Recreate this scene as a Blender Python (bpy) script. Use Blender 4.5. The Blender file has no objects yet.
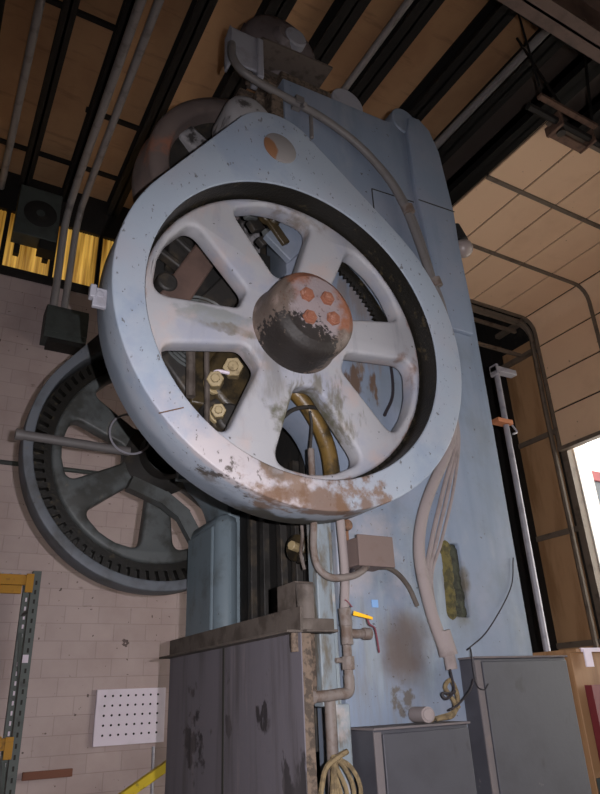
import bpy, bmesh, math, random
from mathutils import Vector, Matrix, noise as mnoise
random.seed(7)
R = math.radians
SC = bpy.context.scene
COL = SC.collection

# ------------------------------------------------------------------ camera
yaw, pit, rol = R(30.518), R(24.631), R(-2.535)
F = Vector((math.sin(yaw)*math.cos(pit), math.cos(yaw)*math.cos(pit), math.sin(pit)))
r0 = Vector((math.cos(yaw), -math.sin(yaw), 0)); u0 = r0.cross(F)
RT = math.cos(rol)*r0 + math.sin(rol)*u0
UP = -math.sin(rol)*r0 + math.cos(rol)*u0
CAM = Vector((0, 0, 1.5))
cd = bpy.data.cameras.new('camera'); cam = bpy.data.objects.new('camera', cd); COL.objects.link(cam)
cd.sensor_fit = 'VERTICAL'; cd.sensor_height = 36.0; cd.lens = 655.38/794*36; cd.clip_start = .02; cd.clip_end = 200
m = Matrix((RT, UP, -F)).transposed().to_4x4(); m.translation = CAM; cam.matrix_world = m
SC.camera = cam

# ------------------------------------------------------------------ light
SC.view_settings.view_transform = 'Standard'; SC.view_settings.look = 'None'
SC.view_settings.gamma = 1; SC.view_settings.use_curve_mapping = False
SC.view_settings.exposure = 0.0
W = bpy.data.worlds.new('sky'); SC.world = W; W.use_nodes = True
W.node_tree.nodes['Background'].inputs[0].default_value = (1.0, .97, .92, 1)
W.node_tree.nodes['Background'].inputs[1].default_value = 4.5
# the photographer's flash, a hand's breadth beside the lens (camera held upright)
fl = bpy.data.lights.new('camera_flash', 'SPOT'); fl.energy = 800; fl.shadow_soft_size = .012; fl.color = (1, .955, 1)
fl.spot_size = R(118); fl.spot_blend = 1.0
fo = bpy.data.objects.new('camera_flash', fl); COL.objects.link(fo)
mm = Matrix((RT, UP, -F)).transposed().to_4x4(); mm.translation = CAM + RT*.17 + UP*.05; fo.matrix_world = mm @ Matrix.Rotation(R(-18), 4, 'X')
sn = bpy.data.lights.new('sun', 'SUN'); sn.energy = 4.0; sn.angle = R(.5); sn.color = (1, .95, .88)
so = bpy.data.objects.new('sun', sn); COL.objects.link(so); so.rotation_euler = (R(38), R(-36), 0)

# ------------------------------------------------------------------ materials
def lin(c):
    return tuple(((v/255)/12.92 if v/255 <= .04045 else ((v/255+.055)/1.055)**2.4) for v in c)
def mat(name, base, rough=.6, metal=0., layers=(), bump=0., bump_scale=40., spec=.4):
    """layers: dict(c=rgb, s=scale or (sx,sy,sz), lo, hi, k=strength, at=(centre, radius), d=detail)"""
    M = bpy.data.materials.new(name); M.use_nodes = True
    nt = M.node_tree; N = nt.nodes; L = nt.links
    b = N['Principled BSDF']; b.inputs['Roughness'].default_value = rough; b.inputs['Metallic'].default_value = metal
    b.inputs['Specular IOR Level'].default_value = spec
    tc = N.new('ShaderNodeTexCoord')
    rgb = N.new('ShaderNodeRGB'); rgb.outputs[0].default_value = (*lin(base), 1)
    cur = rgb.outputs[0]
    for i, ly in enumerate(layers):
        s = ly.get('s', 3.); mp = N.new('ShaderNodeMapping'); L.new(tc.outputs['Object'], mp.inputs[0])
        if isinstance(s, tuple): mp.inputs['Scale'].default_value = s
        else: mp.inputs['Scale'].default_value = (s, s, s)
        mp.inputs['Location'].default_value = (i*3.1, i*1.7, i*2.3)
        nz = N.new('ShaderNodeTexNoise'); nz.inputs['Scale'].default_value = 1.; nz.inputs['Detail'].default_value = ly.get('d', 6.)
        nz.inputs['Roughness'].default_value = ly.get('r', .6)
        L.new(mp.outputs[0], nz.inputs[0])
        v = nz.outputs[0]
        if 'at' in ly:
            c, rad = ly['at']
            sub = N.new('ShaderNodeVectorMath'); sub.operation = 'SUBTRACT'; L.new(tc.outputs['Object'], sub.inputs[0]); sub.inputs[1].default_value = c
            if 'sq' in ly:
                ml = N.new('ShaderNodeVectorMath'); ml.operation = 'MULTIPLY'; L.new(sub.outputs[0], ml.inputs[0]); ml.inputs[1].default_value = ly['sq']; sub = ml
            ln = N.new('ShaderNodeVectorMath'); ln.operation = 'LENGTH'; L.new(sub.outputs[0], ln.inputs[0])
            mr = N.new('ShaderNodeMapRange'); L.new(ln.outputs['Value'], mr.inputs[0])
            mr.inputs[1].default_value = rad*ly.get('i', .35); mr.inputs[2].default_value = rad; mr.inputs[3].default_value = ly.get('am', .38); mr.inputs[4].default_value = ly.get('om', -.4)
            ad = N.new('ShaderNodeMath'); ad.operation = 'ADD'; L.new(v, ad.inputs[0]); L.new(mr.outputs[0], ad.inputs[1]); v = ad.outputs[0]
        rm = N.new('ShaderNodeMapRange'); rm.interpolation_type = 'SMOOTHSTEP'; L.new(v, rm.inputs[0])
        rm.inputs[1].default_value = ly['lo']; rm.inputs[2].default_value = ly['hi']; rm.inputs[3].default_value = 0; rm.inputs[4].default_value = ly.get('k', 1.)
        mx = N.new('ShaderNodeMix'); mx.data_type = 'RGBA'
        L.new(rm.outputs[0], mx.inputs[0]); L.new(cur, mx.inputs[6]); mx.inputs[7].default_value = (*lin(ly['c']), 1)
        cur = mx.outputs[2]
    L.new(cur, b.inputs['Base Color'])
    if bump:
        nz = N.new('ShaderNodeTexNoise'); nz.inputs['Scale'].default_value = bump_scale; nz.inputs['Detail'].default_value = 4
        L.new(tc.outputs['Object'], nz.inputs[0])
        bp = N.new('ShaderNodeBump'); bp.inputs['Strength'].default_value = bump; bp.inputs['Distance'].default_value = .01
        L.new(nz.outputs[0], bp.inputs['Height']); L.new(bp.outputs[0], b.inputs['Normal'])
    return M

PR = Vector((1.86, 4.5, 0.0))            # base of the press
def pc(x, y, z): return (x-PR.x, y-PR.y, z-PR.z)

def GO(x, y, z): return (x-1.65, y-3.8, z)      # base of the sheet guard
SPK = dict(c=(62, 56, 52), s=26., lo=.70, hi=.74, k=.8, d=3.)
def dust(k=.5): return dict(c=(160, 152, 156), s=1.6, lo=.42, hi=.7, k=k)
M_col = mat('column_paint', (120, 132, 149), .55, layers=[dust(.22), dict(c=(100, 114, 132), s=(5, 5, .7), lo=.45, hi=.72, k=.6), dict(c=(146, 152, 158), s=(3, 3, 1.2), lo=.55, hi=.75, k=.5), dict(c=(104, 112, 118), s=1.4, lo=.5, hi=.68, k=.6), dict(c=(112, 106, 94), s=(10, 10, 1.4), lo=.5, hi=.74, at=(pc(2.4, 3.42, 1.6), 1.0), am=.06, k=.6), dict(c=(140, 150, 156), s=(9, 9, 1.6), lo=.5, hi=.72, at=(pc(2.6, 3.42, 2.0), 1.1), am=.06, k=.6), dict(c=(88, 78, 66), s=14., lo=.55, hi=.68, at=(pc(2.62, 3.42, 1.46), .18), am=.16, k=.8), dict(c=(56, 50, 44), s=30., lo=.66, hi=.72, at=(pc(2.5, 3.42, 2.1), 1.4), am=.02, k=.8),
      SPK, dict(c=(92, 80, 74), s=3., lo=.3, hi=1.0, at=(pc(2.69, 3.42, 1.77), .34), k=.9),
      dict(c=(84, 76, 60), s=5., lo=.42, hi=.9, at=(pc(3.17, 3.42, 2.16), .40), sq=(2.1, 1, 1), k=.9),
      dict(c=(88, 66, 46), s=(16, 16, 5), lo=.56, hi=.7, at=(pc(2.52, 3.42, 3.50), .40), am=.14, k=.9),
      dict(c=(120, 105, 92), s=(12, 12, 2.5), lo=.55, hi=.75, at=(pc(2.5, 3.42, 4.0), .9), am=.12, k=.6),
      dict(c=(170, 160, 158), s=4., lo=.45, hi=.8, at=(pc(2.45, 3.42, 2.3), .7), am=.12, k=.5)], bump=.06)
M_rear = mat('rear_frame_paint', (110, 124, 132), .5, layers=[dict(c=(84, 90, 92), s=4., lo=.5, hi=.75, k=.8), SPK], bump=.06)
M_wheel = mat('wheel_paint', (160, 160, 164), .6, layers=[dict(c=(124, 128, 126), s=(4, 4, 6), lo=.48, hi=.66, at=(pc(1.36, 3.2, 3.60), .40), sq=(.8, 1, 2.6), am=.3, k=.8), dict(c=(108, 100, 82), s=12., lo=.5, hi=.7, at=(pc(1.40, 3.2, 3.545), .30), sq=(.75, 1, 4), am=.2, k=.85), dict(c=(120, 122, 124), s=(9, 9, 2), lo=.55, hi=.72, k=.35), dict(c=(128, 98, 82), s=7., lo=.5, hi=.72, at=(pc(1.857, 3.18, 3.66), 1.03), i=.93, am=-.3, om=.22, k=.85), dict(c=(144, 148, 162), s=2.2, lo=.45, hi=.65, k=.8), dict(c=(176, 158, 152), s=3.4, lo=.5, hi=.72, k=.7),
      dict(c=(86, 84, 66), s=8., lo=.5, hi=.78, at=(pc(1.95, 3.2, 3.0), .50), am=.26, k=.95), dict(c=(96, 90, 74), s=(16, 16, 5), lo=.5, hi=.72, at=(pc(2.0, 3.2, 3.1), .6), am=.1, k=.8),
      dict(c=(104, 100, 92), s=(9, 9, 3), lo=.45, hi=.75, at=(pc(1.62, 3.2, 3.3), .42), am=.12, k=.6),
      dict(c=(110, 98, 84), s=8., lo=.52, hi=.78, at=(pc(1.95, 3.2, 4.62), .55), sq=(1, 1, 1.6), am=.12, k=.7),
      dict(c=(112, 86, 72), s=9., lo=.5, hi=.8, at=(pc(2.75, 3.2, 3.6), .34), sq=(1.6, 1, 1), am=.12, k=.8),
      dict(c=(110, 80, 60), s=6., lo=.55, hi=.8, at=(pc(1.9, 3.2, 2.7), .3), am=.12, k=.8), SPK], bump=.1)
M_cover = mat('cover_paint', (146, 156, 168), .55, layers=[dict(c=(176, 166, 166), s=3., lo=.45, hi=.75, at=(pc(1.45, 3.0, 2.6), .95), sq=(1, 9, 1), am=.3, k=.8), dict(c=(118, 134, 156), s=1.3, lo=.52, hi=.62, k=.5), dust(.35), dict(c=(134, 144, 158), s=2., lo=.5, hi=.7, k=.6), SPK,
      dict(c=(112, 88, 68), s=7., lo=.56, hi=.70, at=(pc(1.62, 3.0, 2.60), .56), am=.14, k=.85, d=9.),
      dict(c=(112, 84, 62), s=8., lo=.58, hi=.72, at=(pc(2.15, 3.0, 2.58), .5), am=.14, k=.85, d=9.),
      dict(c=(60, 52, 44), s=9., lo=.66, hi=.74, at=(pc(1.35, 3.15, 2.58), .42), am=.12, k=.9, d=9.),
      dict(c=(86, 76, 66), s=3.3, lo=.58, hi=.72, at=(pc(1.5, 3.1, 2.45), .75), am=.12, k=.6, d=8.),
      dict(c=(70, 64, 58), s=(34, 34, 20), lo=.66, hi=.72, k=.7, d=2.),
      dict(c=(106, 116, 128), s=2., lo=.4, hi=.75, at=(pc(1.5, 3.42, 3.2), 1.1), sq=(.6, 3.2, .6), i=.6, am=.35, k=.75),  # side wall tinted darker, its shading put into the paint; bottom grime follows
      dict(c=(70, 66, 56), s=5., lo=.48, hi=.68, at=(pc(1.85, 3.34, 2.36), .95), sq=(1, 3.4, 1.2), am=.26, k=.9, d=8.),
      dict(c=(104, 78, 58), s=5., lo=.5, hi=.66, at=(pc(1.85, 2.98, 2.44), .70), sq=(.75, 3, 2.6), am=.14, k=.85, d=9.)], bump=.08)
M_grease = mat('black_grease', (27, 25, 21), .45, layers=[dict(c=(78, 68, 48), s=14., lo=.56, hi=.75, k=.8), dict(c=(120, 112, 104), s=60., lo=.7, hi=.76, k=.7)], bump=.4, bump_scale=60)
M_dark = mat('dark_oily_iron', (44, 42, 40), .55, layers=[dict(c=(78, 68, 54), s=6., lo=.5, hi=.75, k=.8), dict(c=(22, 20, 18), s=4., lo=.5, hi=.7, k=.8)], bump=.25)
M_dark2 = mat('sooty_iron', (30, 29, 28), .7, layers=[dict(c=(56, 50, 44), s=5., lo=.5, hi=.75, k=.8)], bump=.2)
M_gear = mat('oily_gear_paint', (88, 92, 92), .5, layers=[dict(c=(58, 58, 54), s=4., lo=.42, hi=.62, k=.85), dict(c=(118, 112, 98), s=7., lo=.6, hi=.75, k=.6), SPK], bump=.1)
M_gold = mat('golden_grease', (104, 82, 42), .4, layers=[dict(c=(50, 42, 28), s=7., lo=.45, hi=.65, k=.9), dict(c=(132, 112, 66), s=12., lo=.64, hi=.75, k=.6)], bump=.3)
M_oil = mat('oily_brass_iron', (62, 52, 34), .4, layers=[dict(c=(30, 27, 22), s=5., lo=.42, hi=.58, k=.95), dict(c=(112, 90, 46), s=8., lo=.62, hi=.75, k=.7)], bump=.3)
M_nut = mat('bright_nut', (150, 134, 100), .45, layers=[dict(c=(84, 68, 40), s=16., lo=.5, hi=.7, k=.7)])
M_hub = mat('hub_iron', (96, 84, 76), .6, layers=[dict(c=(138, 88, 64), s=5., lo=.45, hi=.65, at=(pc(1.96, 2.94, 3.80), .46), sq=(1, .6, 1), am=.32, k=.95), dict(c=(140, 124, 118), s=6., lo=.55, hi=.72, k=.6), dict(c=(140, 130, 132), s=7., lo=.35, hi=.6, at=(pc(1.857, 2.84, 3.68), .31), am=.3, k=.95), dict(c=(84, 58, 46), s=34., lo=.58, hi=.7, k=.7),
      dict(c=(34, 30, 28), s=30., lo=.46, hi=.56, at=(pc(1.70, 2.98, 3.33), .46), sq=(.85, .9, 1.1), am=.3, k=.97, d=9.), dict(c=(96, 84, 74), s=30., lo=.64, hi=.72, k=.5)], bump=.35, bump_scale=50)
M_rust = mat('orange_rust', (132, 84, 64), .8, layers=[dict(c=(164, 126, 110), s=24., lo=.5, hi=.72, k=.8)], bump=.3)
M_rustplate = mat('rusty_plate', (118, 84, 62), .8, layers=[dict(c=(70, 54, 42), s=9., lo=.45, hi=.65, k=.9), dict(c=(142, 130, 122), s=5., lo=.55, hi=.7, k=.6)], bump=.3)
M_disc = mat('worn_disc', (126, 122, 121), .6, layers=[dict(c=(122, 84, 56), s=9., lo=.5, hi=.62, at=(pc(1.60, 3.0, 4.95), .13), am=.3, k=.95)], bump=.15)
M_hose = mat('dusty_hose', (136, 126, 124), .8, layers=[dict(c=(106, 94, 90), s=6., lo=.5, hi=.7, k=.6)], bump=.1)
M_conduit = mat('grey_conduit', (106, 102, 101), .5, layers=[dict(c=(92, 86, 80), s=6., lo=.5, hi=.7, k=.6)])
M_jbox = mat('brown_box', (106, 91, 86), .7, layers=[dict(c=(98, 80, 72), s=7., lo=.5, hi=.7, k=.6)])
M_pipe = mat('old_pipe', (112, 103, 98), .6, layers=[dict(c=(88, 70, 58), s=14., lo=.45, hi=.65, k=.8)], bump=.2)
M_gib = mat('gib_strip', (126, 136, 142), .55, layers=[dict(c=(98, 90, 76), s=(12, 12, 4), lo=.48, hi=.65, k=.9), dict(c=(170, 160, 156), s=5., lo=.55, hi=.7, k=.6)], bump=.15)
M_foam = mat('stuffed_foam', (96, 88, 50), .95, layers=[dict(c=(64, 60, 40), s=16., lo=.45, hi=.62, k=.9)], bump=.8, bump_scale=70)
M_rodc = mat('brown_rod_iron', (104, 84, 76), .5, layers=[dict(c=(72, 60, 56), s=2.5, lo=.4, hi=.7, k=.8), dict(c=(140, 88, 72), s=4., lo=.58, hi=.72, k=.8)])
M_foam2 = mat('greasy_dark_foam', (62, 64, 52), .9, layers=[dict(c=(36, 36, 30), s=12., lo=.45, hi=.62, k=.9), dict(c=(90, 88, 60), s=20., lo=.6, hi=.7, k=.6)], bump=.7, bump_scale=60)
M_channel = mat('brown_channel_iron', (92, 82, 76), .65, layers=[dict(c=(58, 50, 45), s=7., lo=.48, hi=.65, k=.9)], bump=.2)
M_girder = mat('girder_brown', (96, 76, 68), .6, layers=[dict(c=(64, 50, 46), s=4., lo=.45, hi=.7, k=.8)])
M_shell = mat('far_guard_paint', (104, 109, 116), .55, layers=[dict(c=(72, 72, 70), s=3., lo=.45, hi=.68, k=.8), dict(c=(112, 98, 78), s=6., lo=.62, hi=.74, k=.6), SPK], bump=.08)
M_patch = mat('fresh_blue_paint', (122, 160, 206), .5)
M_groove = mat('groove_black', (44, 43, 38), .8)
M_motor = mat('motor_iron', (104, 95, 96), .6, layers=[dict(c=(78, 64, 58), s=5., lo=.48, hi=.65, k=.9), dict(c=(128, 88, 76), s=4., lo=.62, hi=.74, k=.6)], bump=.2)
M_fly = mat('flywheel_iron', (108, 96, 92), .4, layers=[dict(c=(66, 60, 58), s=1.5, lo=.4, hi=.7, k=.8), dict(c=(150, 98, 76), s=2.2, lo=.52, hi=.64, k=.8)], bump=.1)
M_streak = mat('streaked_iron', (140, 138, 140), .6, layers=[dict(c=(52, 48, 46), s=(7, 2, 7), lo=.5, hi=.6, k=.9)])
M_rough = mat('rough_brown_iron', (98, 84, 72), .85, layers=[dict(c=(58, 50, 43), s=26., lo=.45, hi=.6, k=.9)], bump=.5)
M_sheet = mat('sheet_grey', (142, 142, 150), .6, layers=[dict(c=(112, 108, 112), s=5., lo=.5, hi=.7, k=.6)])
M_guard = mat('guard_sheet', (96, 92, 98), .6, layers=[dict(c=(30, 27, 28), s=(20, 20, 8), lo=.52, hi=.6, at=(GO(1.65, 3.30, 1.42), .14), am=.12, k=.85), dict(c=(34, 31, 32), s=(14, 7, 9), lo=.5, hi=.6, at=(GO(1.65, 4.25, 1.27), .34), am=.1, k=.85), dict(c=(34, 31, 32), s=(16, 16, 9), lo=.52, hi=.6, at=(GO(1.65, 3.72, 1.38), .12), am=.12, k=.8), dict(c=(40, 37, 37), s=(16, 12, 6), lo=.52, hi=.62, at=(GO(1.65, 2.98, 1.15), .28), am=.08, k=.8), dict(c=(74, 70, 72), s=(9, 9, .8), lo=.45, hi=.7, k=.8), dict(c=(50, 46, 46), s=5., lo=.62, hi=.72, k=.8), dict(c=(118, 110, 112), s=(14, 14, 1.2), lo=.58, hi=.75, k=.5)], bump=.05)
M_rail = mat('guard_rail', (84, 76, 70), .7, layers=[dict(c=(58, 50, 44), s=7., lo=.45, hi=.65, k=.8), dict(c=(120, 108, 98), s=10., lo=.62, hi=.74, k=.6)], bump=.2)
M_cab = mat('cabinet_grey', (66, 66, 72), .5, layers=[dict(c=(56, 55, 61), s=3., lo=.45, hi=.7, k=.7), dict(c=(48, 45, 50), s=(9, 9, 4), lo=.62, hi=.74, k=.7), dict(c=(140, 128, 126), s=8., lo=.68, hi=.76, k=.5)], bump=.05)
M_cabtop = mat('dusty_cabinet_top', (98, 92, 93), .85, layers=[dict(c=(112, 100, 96), s=9., lo=.5, hi=.7, k=.6)], bump=.2)
M_tag = mat('yellow_tag', (236, 180, 30), .6)
M_wire_d = mat('dark_wire', (40, 36, 40), .6)
M_wire_m = mat('maroon_wire', (110, 60, 70), .6)
M_rope = mat('tan_rope', (122, 106, 78), .9, layers=[dict(c=(84, 72, 54), s=30., lo=.45, hi=.6, k=.8)])
M_white = mat('white_enamel', (220, 208, 220), .6, layers=[dict(c=(176, 168, 172), s=3., lo=.5, hi=.75, k=.4)])
M_blackhole = mat('hole_black', (22, 20, 22), .9)
M_steel = mat('galvanised_steel', (160, 158, 166), .45, .25, layers=[dict(c=(120, 118, 124), s=8., lo=.5, hi=.7, k=.6)])
M_clamp = mat('orange_clamp', (190, 122, 84), .7)
M_beam = mat('dark_beam_paint', (28, 26, 25), .7, layers=[dict(c=(40, 36, 34), s=3., lo=.5, hi=.75, k=.5)])
M_tube = mat('grey_overhead_pipe', (150, 146, 146), .5, layers=[dict(c=(92, 86, 82), s=4., lo=.5, hi=.7, k=.6)])
M_roof = mat('roof_deck', (200, 158, 118), .85, layers=[dict(c=(176, 134, 98), s=(.8, .5, 1), lo=.4, hi=.65, k=.8), dict(c=(140, 104, 76), s=(1.5, 9, 1), lo=.55, hi=.7, k=.4)])
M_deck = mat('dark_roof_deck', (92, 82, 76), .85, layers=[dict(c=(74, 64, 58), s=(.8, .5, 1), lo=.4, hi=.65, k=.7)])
M_door = mat('door_panel', (234, 200, 166), .7, layers=[dict(c=(220, 184, 150), s=1.2, lo=.45, hi=.7, k=.7), dict(c=(120, 90, 74), s=14., lo=.74, hi=.77, k=.6, d=2.)])
M_doorjoint = mat('door_joint', (34, 27, 22), .8)
M_track = mat('door_track', (112, 100, 88), .55, layers=[dict(c=(74, 62, 52), s=6., lo=.5, hi=.7, k=.7)])
M_wood = mat('varnished_plywood', (184, 146, 108), .55, layers=[dict(c=(152, 114, 78), s=(3, 3, .5), lo=.45, hi=.65, k=.9), dict(c=(170, 126, 84), s=(12, 12, .8), lo=.58, hi=.72, k=.5)])
M_wood2 = mat('pale_wood', (150, 114, 80), .6, layers=[dict(c=(122, 88, 58), s=(14, 14, 1), lo=.5, hi=.68, k=.7)])
M_maroon = mat('maroon_paint', (108, 42, 44), .5, layers=[dict(c=(86, 34, 38), s=4., lo=.5, hi=.7, k=.6)])
M_redbrown = mat('red_brown_wood', (136, 70, 42), .6)
M_yellow = mat('safety_yellow', (206, 178, 36), .6, layers=[dict(c=(120, 104, 50), s=9., lo=.6, hi=.7, k=.7)])
M_rackbeam = mat('rack_beam_amber', (178, 128, 34), .6, layers=[dict(c=(110, 82, 36), s=12., lo=.58, hi=.7, k=.7)])
M_rack = mat('rack_green_grey', (92, 98, 96), .6, layers=[dict(c=(70, 70, 68), s=6., lo=.5, hi=.7, k=.7)])
M_plank = mat('brown_plank', (120, 78, 62), .8)
M_ebox = mat('dark_box_paint', (68, 74, 72), .6, layers=[dict(c=(50, 52, 52), s=4., lo=.45, hi=.7, k=.7)])
M_fixture = mat('rusty_bracket', (116, 90, 76), .7, layers=[dict(c=(84, 66, 58), s=12., lo=.45, hi=.65, k=.8)])
M_globe = mat('lamp_globe', (140, 128, 124), .35)
M_concrete = mat('concrete_floor', (138, 130, 124), .8, layers=[dict(c=(110, 102, 96), s=1.5, lo=.45, hi=.7, k=.7)])
M_innerwall = mat('plain_wall', (168, 156, 150), .9)
M_outwall = mat('outside_plaster', (236, 234, 230), .9)
M_outdark = mat('outside_dark_glass', (46, 50, 56), .3)
M_yard = mat('yard_concrete', (200, 196, 188), .9)

def WB(_): return (2.42-1.86, 0., 2.22)
def block_mat():
    M = mat('painted_block', (186, 169, 166), .85, layers=[dict(c=(48, 38, 36), s=26., lo=.55, hi=.6, at=(WB(123), .10), am=.16, k=.9), dict(c=(110, 96, 92), s=14., lo=.7, hi=.76, k=.6), dict(c=(166, 146, 142), s=1.1, lo=.4, hi=.7, k=.6), dict(c=(66, 54, 50), s=9., lo=.715, hi=.74, k=.8, d=2.5),
        dict(c=(84, 70, 66), s=17., lo=.715, hi=.74, k=.8, d=2.), dict(c=(120, 104, 98), s=(3, 3, 9), lo=.66, hi=.74, k=.6)])
    nt = M.node_tree; N = nt.nodes; L = nt.links; b = N['Principled BSDF']
    src = b.inputs['Base Color'].links[0].from_socket
    tc = N.new('ShaderNodeTexCoord'); sp = N.new('ShaderNodeSeparateXYZ'); L.new(tc.outputs['Object'], sp.inputs[0])
    cb = N.new('ShaderNodeCombineXYZ'); L.new(sp.outputs[0], cb.inputs[0]); L.new(sp.outputs[2], cb.inputs[1])
    br = N.new('ShaderNodeTexBrick'); L.new(cb.outputs[0], br.inputs[0])
    br.inputs['Scale'].default_value = 1.; br.inputs['Brick Width'].default_value = .406; br.inputs['Row Height'].default_value = .203
    br.inputs['Mortar Size'].default_value = .005; br.inputs['Mortar Smooth'].default_value = .3
    br.inputs['Color1'].default_value = (1, 1, 1, 1); br.inputs['Color2'].default_value = (.93, .93, .93, 1); br.inputs['Mortar'].default_value = (.80, .79, .78, 1)
    mx = N.new('ShaderNodeMix'); mx.data_type = 'RGBA'; mx.blend_type = 'MULTIPLY'; mx.inputs[0].default_value = 1
    L.new(src, mx.inputs[6]); L.new(br.outputs[0], mx.inputs[7]); L.new(mx.outputs[2], b.inputs['Base Color'])
    bp = N.new('ShaderNodeBump'); bp.inputs['Strength'].default_value = .5; bp.inputs['Distance'].default_value = .006; bp.invert = True
    L.new(br.outputs['Fac'], bp.inputs['Height']); L.new(bp.outputs[0], b.inputs['Normal'])
    return M
M_block = block_mat()

def translucent_mat():
    M = bpy.data.materials.new('yellowed_fibreglass'); M.use_nodes = True
    nt = M.node_tree; N = nt.nodes; L = nt.links; b = N['Principled BSDF']
    tc = N.new('ShaderNodeTexCoord'); mp = N.new('ShaderNodeMapping'); mp.inputs['Scale'].default_value = (16, 1, .6); L.new(tc.outputs['Object'], mp.inputs[0])
    nz = N.new('ShaderNodeTexNoise'); nz.inputs['Scale'].default_value = 1; nz.inputs['Detail'].default_value = 5; L.new(mp.outputs[0], nz.inputs[0])
    cr = N.new('ShaderNodeValToRGB'); L.new(nz.outputs[0], cr.inputs[0])
    cr.color_ramp.elements[0].position = .34; cr.color_ramp.elements[0].color = (*lin((112, 72, 20)), 1)
    cr.color_ramp.elements[1].position = .68; cr.color_ramp.elements[1].color = (*lin((226, 178, 84)), 1)
    L.new(cr.outputs[0], b.inputs['Base Color']); L.new(cr.outputs[0], b.inputs['Emission Color']); b.inputs['Emission Strength'].default_value = .62
    return M
M_fibre = translucent_mat()

# ------------------------------------------------------------------ mesh helpers
ORG = {}
def catmull(pts, k=8):
    P = [Vector(p) for p in pts]
    if len(P) < 3: return P
    Q = [P[0]*2-P[1]] + P + [P[-1]*2-P[-2]]
    out = []
    for i in range(1, len(Q)-2):
        a, b, c, d = Q[i-1], Q[i], Q[i+1], Q[i+2]
        for j in range(k):
            t = j/k
            out.append(.5*((2*b)+(c-a)*t+(2*a-5*b+4*c-d)*t*t+(3*b-a-3*c+d)*t**3))
    out.append(P[-1]); return out

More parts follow.
